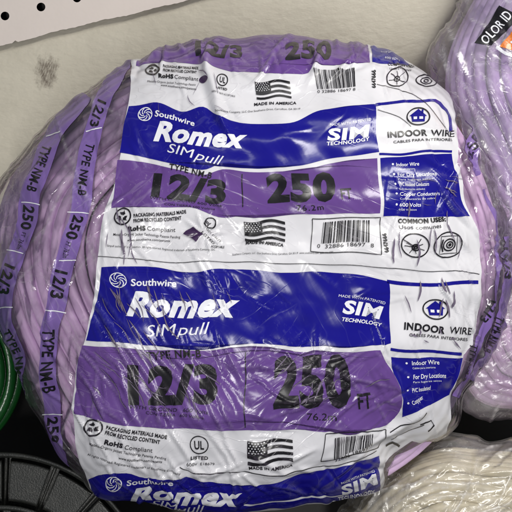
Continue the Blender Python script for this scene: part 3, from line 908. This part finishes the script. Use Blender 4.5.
# violet coil, upper right
c2 = Body((640, 40), [(476,-40),(466,-10),(448,18),(436,38),(427,60),(425,90),(432,130),(445,170),(462,215),(490,255),(540,290),(620,310),(720,290),(800,220),(840,120),(845,20),(810,-80),(740,-150),(640,-175),(550,-150),(500,-95)],
          74, 30, -62, cell=1 / 100., creases=simple_creases(11, (425, -30, 560, 260), 40, 66, 18) + thin_creases(20, (425, -30, 530, 300), 80, 75, 24), sag=6, smax=1.4)
r2 = empty('cable_coil', Wv(640, 300, -62))
tag(r2, 'wrapped coil of violet cable with a black and an orange label, at the upper right', 'cable coil', 'wrapped coils of electrical cable')
cable_rings('wound_cable', c2, M_LAV2, r2, 0.40, c2.stot * 0.80, 0.072, 6.3, 21, scale=0.93, inset=4, amp=0.008)
w2 = c2.film('plastic_wrap', M_FILM2, r2)
tl = c2.sheet('black_label', fill([(500,5),(530,-10+32),(517,14),(491,44),(474,42.5)] if False else [(499.5,5),(526,19),(505,36),(491,44),(474,42.5)][:0] + [(500,5),(520,15),(491,44.5),(474,42.5)], 4), 0, M_BLACK, w2)
c2.sheet('lettering', text('OLOR ID', (485.5,44), (512,15), 9.2, 0.012), 1, M_INKW, w2)
c2.sheet('orange_label', fill([(499,46),(514,27),(540,10),(575,25),(580,60),(545,60)], 4), 0, M_ORANGE, w2)
c2.sheet('orange_label_border', stroke([(496,46),(512,56),(545,62),(580,63)], 3.0), 1, M_INKW, w2)
c2.sheet('orange_label_mark', stroke([(510,42),(516,39),(524,41)], 2.2), 1, M_INKW, w2)

# lavender coil, lower behind on the right
c3 = Body((585, 300), [(450,300),(450,345),(452,385),(462,411),(480,417),(510,415),(560,413),(620,412),(680,400),(715,350),(720,290),(700,220),(650,180),(585,170),(520,185),(475,230)],
          58, 40, -85, cell=1 / 60., creases=simple_creases(14, (450, 220, 600, 415), 60, 10, 30) + thin_creases(19, (455, 220, 560, 415), 50, 10, 35), sag=5, smax=1.5)
r3 = empty('cable_coil', Wv(585, 412, -85))
tag(r3, 'dusty wrapped coil of dull lavender cable showing at the right edge, below the violet coil', 'cable coil', 'wrapped coils of electrical cable')
cable_rings('wound_cable', c3, M_LAV, r3, 0.45, c3.stot * 0.8, 0.10, 5.4, 31, scale=0.95, inset=4, amp=0.010)
c3.film('plastic_wrap', M_FILM2, r3)

# cream coil, lower right
c4 = Body((470, 600), [(318,560),(330,525),(352,496),(376,470),(400,451),(425,439),(450,433),(468,438),(490,442),(530,440),(575,462),(610,500),(632,560),(630,640),(590,710),(520,745),(440,745),(370,710),(328,650),(314,600)],
          95, 50, -60, cell=1 / 95., creases=simple_creases(17, (330, 430, 560, 600), 90, -25, 35) + thin_creases(18, (335, 432, 540, 560), 100, -20, 40), sag=8, smax=1.5)
r4 = empty('cable_coil', Wv(470, 740, -60))
tag(r4, 'cream coloured cable coil in cloudy plastic wrap at the lower right corner', 'cable coil', 'wrapped coils of electrical cable')
cable_rings('wound_cable', c4, M_CREAM, r4, 0.35, c4.stot * 0.85, 0.080, 6.2, 41, scale=0.94, inset=4, amp=0.010)
c4.film('plastic_wrap', M_FILM2, r4)

# green coil, left
c5 = Body((-78, 366), [(-78 + 103 * math.cos(a), 366 + 103 * math.sin(a)) for a in np.linspace(0, 6.2, 40)], 62, 40, -70, cell=1 / 40., sag=4, smax=1.3)
r5 = empty('cable_coil', Wv(-78, 470, -70))
tag(r5, 'glossy dark green cable coil at the left edge, above the black reel', 'cable coil', 'wrapped coils of electrical cable')
cable_rings('wound_cable', c5, M_GREEN, r5, 0.30, c5.stot * 0.85, 0.155, 8.4, 51, scale=1.0, inset=0, amp=.012)

# ================================================================== BLACK REEL
def reel():
    c = np.array([2.0, 602.0]); w0 = -38
    t = empty('plastic_reel', Wv(c[0], c[1] + 150, w0))
    tag(t, 'black ribbed plastic reel flange lying below the lavender coil at the lower left corner', 'cable reel')
    def P(r, a, w): return (c[0] + r * math.sin(a), c[1] - r * math.cos(a), w)
    def lathe(name, prof, a0=0.0, a1=2 * math.pi, n=96, closed=True, par=t):
        V = []; F = []; m = len(prof)
        full = abs(a1 - a0 - 2 * math.pi) < 1e-6
        k = n if full else n + 1
        for i in range(k):
            a = a0 + (a1 - a0) * i / n
            for r, w in prof: V.append(P(r, a, w0 + w))
        for i in range(n):
            i2 = (i + 1) % k
            for j in range(m):
                j2 = (j + 1) % m
                F.append((i * m + j, i * m + j2, i2 * m + j2, i2 * m + j))
        if not full:
            F.append(tuple(range(m))); F.append(tuple(n * m + j for j in reversed(range(m))))
        V = np.array(V); o = link_mesh(name, W(V[:, 0], V[:, 1], V[:, 2]), F, M_REEL, par, smooth=False)
        b = o.modifiers.new('bevel', 'BEVEL'); b.width = 0.0008; b.segments = 2; b.limit_method = 'ANGLE'
        return o
    lathe('rim', [(150, -8), (150, 9), (148.5, 11), (146, 11), (144.5, 8), (144.5, -8)])
    lathe('rim', [(97, -8), (97, 8), (95.5, 9.5), (93, 9.5), (91.5, 7), (91.5, -8)])
    lathe('flange', [(146, -16), (146, -11), (20, -11), (20, -16)])
    for k in range(18):
        a = 0.03 + k * 2 * math.pi / 18
        lathe('panel', [(141.5, -12), (141.5, 4), (139.5, 6), (103, 3), (101, 1), (101, -12)], a + .032, a + 2 * math.pi / 18 - .032, 8)
        lathe('rib', [(145, -12), (145, -5), (97, -5), (97, -12)], a - .012, a + .012, 1)
        lathe('panel', [(88, -12), (88, 3), (42, 3), (42, -12)], a + .06, a + 2 * math.pi / 18 - .06, 6)
    lathe('hub', [(34, -8), (34, 14), (14, 14), (14, -8)])
    return t
reel()

# ================================================================== WALL, PEGBOARD, SHELF
WT = math.tan(PITCH)
def wall_w(v, off): return -140 + off + WT * (256 - v)

def stain_mat():
    m, nt, out = new_mat('painted_wall')
    tc = nt.nodes.new('ShaderNodeTexCoord').outputs['Object']
    st = mapping(nt, tc, math.radians(10), (0.55, 1, 1))
    h = math_n(nt, 'ADD', math_n(nt, 'MULTIPLY', noise(nt, st, 260, 3, .55), 1.0), math_n(nt, 'MULTIPLY', noise(nt, st, 90, 3, .5, .4), 1.3))
    mix = nt.nodes.new('ShaderNodeMix'); mix.data_type = 'RGBA'
    mix.inputs['A'].default_value = (0.45, 0.415, 0.335, 1); mix.inputs['B'].default_value = (0.58, 0.54, 0.45, 1)
    nt.links.new(noise(nt, tc, 28, 5, .65), mix.inputs['Factor'])
    # hairy brown smudge with a faint halo
    c = W(47, 72, wall_w(72, 0))
    sub = nt.nodes.new('ShaderNodeVectorMath'); sub.operation = 'SUBTRACT'; nt.links.new(tc, sub.inputs[0]); sub.inputs[1].default_value = c.tolist()
    mp = mapping(nt, sub.outputs[0], math.radians(-12), (1 / 0.0095, 0, 1 / 0.0135))
    ln = nt.nodes.new('ShaderNodeVectorMath'); ln.operation = 'LENGTH'; nt.links.new(mp, ln.inputs[0])
    hair = noise(nt, mapping(nt, tc, math.radians(-20), (1, 1, .25)), 1100, 3, .7)
    edge = math_n(nt, 'ADD', ln.outputs['Value'], math_n(nt, 'MULTIPLY', math_n(nt, 'SUBTRACT', noise(nt, tc, 150, 4, .7), .5), 1.9))
    msk = remap(nt, edge, .45, 1.1, 1, 0)
    msk = math_n(nt, 'MULTIPLY', msk, remap(nt, hair, .34, .62, .25, 1))
    mix2 = nt.nodes.new('ShaderNodeMix'); mix2.data_type = 'RGBA'
    mix2.inputs['B'].default_value = (0.10, 0.075, 0.055, 1)
    nt.links.new(mix.outputs['Result'], mix2.inputs['A']); nt.links.new(math_n(nt, 'MULTIPLY', msk, .97), mix2.inputs['Factor'])
    p = N(nt, 'ShaderNodeBsdfPrincipled', Roughness=.55)
    nt.links.new(mix2.outputs['Result'], p.inputs['Base Color'])
    nt.links.new(bump(nt, h, .4, .0014), p.inputs['Normal']); nt.links.new(p.outputs[0], out.inputs[0]); return m
M_WALL = stain_mat()
M_PEG = plain_mat('hardboard_paint', (0.64, 0.57, 0.53), .5, 260, .15, .0006, .05)
M_EDGE = plain_mat('raw_hardboard', (0.20, 0.13, 0.07), .9, 500, .5, .001, .4)
M_DARK = plain_mat('dark_shelf_and_shade', (0.035, 0.034, 0.033), .6, 200, .2, .0005, .3)  # dark shelf colour; on the backing sheet it is painted shade

def slab(name, u0, v0, u1, v1, off, th, mat, cut_line=None):
    """flat slab in the wall plane; cut_line gives v of its top edge as a function of u"""
    us = np.linspace(u0, u1, 40); V = []; F = []
    for o_ in (off, off - th):
        for u in us:
            vt = cut_line(u) if cut_line else v0
            V.append((u, vt, wall_w(vt, o_))); V.append((u, v1, wall_w(v1, o_)))
    n = len(us)
    for i in range(n - 1):
        a = 2 * i
        F.append((a, a + 1, a + 3, a + 2)); b = 2 * n
        F.append((b + a, b + a + 2, b + a + 3, b + a + 1))
        F.append((a, a + 2, b + a + 2, b + a)); F.append((a + 1, b + a + 1, b + a + 3, a + 3))
    F.append((0, 2 * n, 2 * n + 1, 1)); e = 2 * (n - 1); F.append((e, e + 1, 2 * n + e + 1, 2 * n + e))
    V = np.array(V); return link_mesh(name, W(V[:, 0], V[:, 1], V[:, 2]), F, mat, smooth=False)

edge_v = lambda u: 46 - 0.247 * u
wl = slab('wall', -520, 0, 1000, 330, 0, 30, M_WALL, cut_line=lambda u: edge_v(u) - 9); tag(wl, kind='structure')
bk = slab('shade_backing', -620, -420, 1100, 900, -32, 20, M_DARK); tag(bk, kind='structure')  # added dark sheet, its colour stands in for shade behind holes and gaps

def pegboard():
    a = np.array([36.0, -9.0]); b = np.array([9.0, 36.0]); o = np.array([5.0, 16.0]); off0, th = 9, 6
    V = []; F = []; vid = {}
    def vt(p, back=False):
        key = (round(p[0], 3), round(p[1], 3), back)
        if key not in vid:
            vid[key] = len(V); V.append((p[0], p[1], wall_w(p[1], off0 - (th if back else 0))))
        return vid[key]
    n = 16; r = 4.4; K_ = 4
    rnd = random.Random(3)
    for i in range(-15, 30):
        for j in range(-8, 1):
            c = o + a * i + b * j
            hole = [c + r * np.array([math.cos(2 * math.pi * k / n + math.pi / 4), math.sin(2 * math.pi * k / n + math.pi / 4)]) for k in range(n)]
            hole = []
            sq = []
            for k in range(n):
                t = 2 * math.pi * k / n
                d = np.array([math.cos(t), math.sin(t)])
                m_ = max(abs(d[0]), abs(d[1]))
                sq.append(c + a * (d[0] / m_ * .5) + b * (d[1] / m_ * .5))
                dd = a / np.linalg.norm(a) * d[0] + b / np.linalg.norm(b) * d[1]
                hole.append(c + dd * r)
            for k in range(n):
                k2 = (k + 1) % n
                F.append((vt(sq[k]), vt(sq[k2]), vt(hole[k2]), vt(hole[k])))
                F.append((vt(sq[k2], True), vt(sq[k], True), vt(hole[k], True), vt(hole[k2], True)))
                F.append((vt(hole[k]), vt(hole[k2]), vt(hole[k2], True), vt(hole[k], True)))
    nf_main = len(F)
    # ragged lower strip
    m = 45 * 12; base = o + b * .5 + a * (-15.5)
    E = []
    for k in range(m + 1):
        p = base + a * (45 * k / m)
        rag = .5 * math.sin(k * .37) + .6 * math.sin(k * .11 + 1) + rnd.uniform(-.4, .4) - (1.8 if rnd.random() < .03 else 0)
        e = np.array([p[0] + b[0] * .295, edge_v(p[0] + b[0] * .295) + rag])
        E.append((p, e))
    for k in range(m):
        (p, e), (p2, e2) = E[k], E[k + 1]
        F.append((vt(p), vt(e), vt(e2), vt(p2)))
    nm = len(F)
    for k in range(m):
        (p, e), (p2, e2) = E[k], E[k + 1]
        F.append((vt(e), vt(e, True), vt(e2, True), vt(e2)))
    VV = np.array(V)
    t = link_mesh('pegboard', W(VV[:, 0], VV[:, 1], VV[:, 2]), F, M_PEG, smooth=False, origin=W(256, -17, wall_w(-17, 9)))
    t.data.materials.append(M_EDGE)
    for pi in range(nm, len(F)): t.data.polygons[pi].material_index = 1
    tag(t, 'pinkish white pegboard with round holes and a ragged lower edge, above the cream wall', 'pegboard')
pegboard()

# shelf board under everything (world horizontal)
def shelf():
    z0 = float(W(256, 700, -60)[2]) - 0.004
    y0 = float(W(256, 700, 60)[1]) - 0.10; y1 = y0 + 0.42
    V = [(-.7, y0, z0), (.7, y0, z0), (.7, y1, z0), (-.7, y1, z0), (-.7, y0, z0 - .02), (.7, y0, z0 - .02), (.7, y1, z0 - .02), (-.7, y1, z0 - .02)]
    F = [(0, 1, 2, 3), (7, 6, 5, 4), (0, 4, 5, 1), (1, 5, 6, 2), (2, 6, 7, 3), (3, 7, 4, 0)]
    tag(link_mesh('shelf', V, F, M_DARK, smooth=False), kind='structure')
shelf()

# ================================================================== LIGHT, CAMERA
world = bpy.data.worlds.new('World'); scn.world = world; world.use_nodes = True
bg = world.node_tree.nodes['Background']; bg.inputs[0].default_value = (0.85, 0.93, 1.0, 1); bg.inputs[1].default_value = 0.21

def area(name, loc, target, size, size_y, energy, col):
    l = bpy.data.lights.new(name, 'AREA'); l.shape = 'RECTANGLE'; l.size = size; l.size_y = size_y; l.energy = energy; l.color = col
    o = bpy.data.objects.new(name, l); COL.objects.link(o); o.location = loc
    o.rotation_euler = (Vector(target) - Vector(loc)).to_track_quat('-Z', 'Y').to_euler()
    return o
T = Wv(256, 256, 20)
area('ceiling_lamp', (0.52, -0.52, 0.98), T, 0.8, 0.11, 7.9, (1.0, 0.97, 0.91))
area('ceiling_lamp', (0.2, -1.1, 1.45), T, 1.2, 0.07, 2.4, (0.97, 0.98, 1.0))
area('added_fill', (-0.12, -1.1, 0.12), T, 0.07, 0.6, 4.8, (1.0, 0.98, 0.95))  # added low front fill, brightens the left strands and gives film glints

cam = bpy.data.cameras.new('camera'); co = bpy.data.objects.new('camera', cam); COL.objects.link(co)
co.location = Wv(256, 256, 0) + (Vector((0, -CP, SP)) * D * S)
co.rotation_euler = (math.radians(90) - PITCH, 0, 0)
cam.sensor_width = 36; cam.angle = 2 * math.atan(256 / D); cam.clip_start = 0.02; cam.clip_end = 20
scn.camera = co
scn.view_settings.view_transform = 'Standard'; scn.view_settings.look = 'None'; scn.view_settings.exposure = 0.0; scn.view_settings.gamma = 1
scn.cycles.transparent_max_bounces = 16
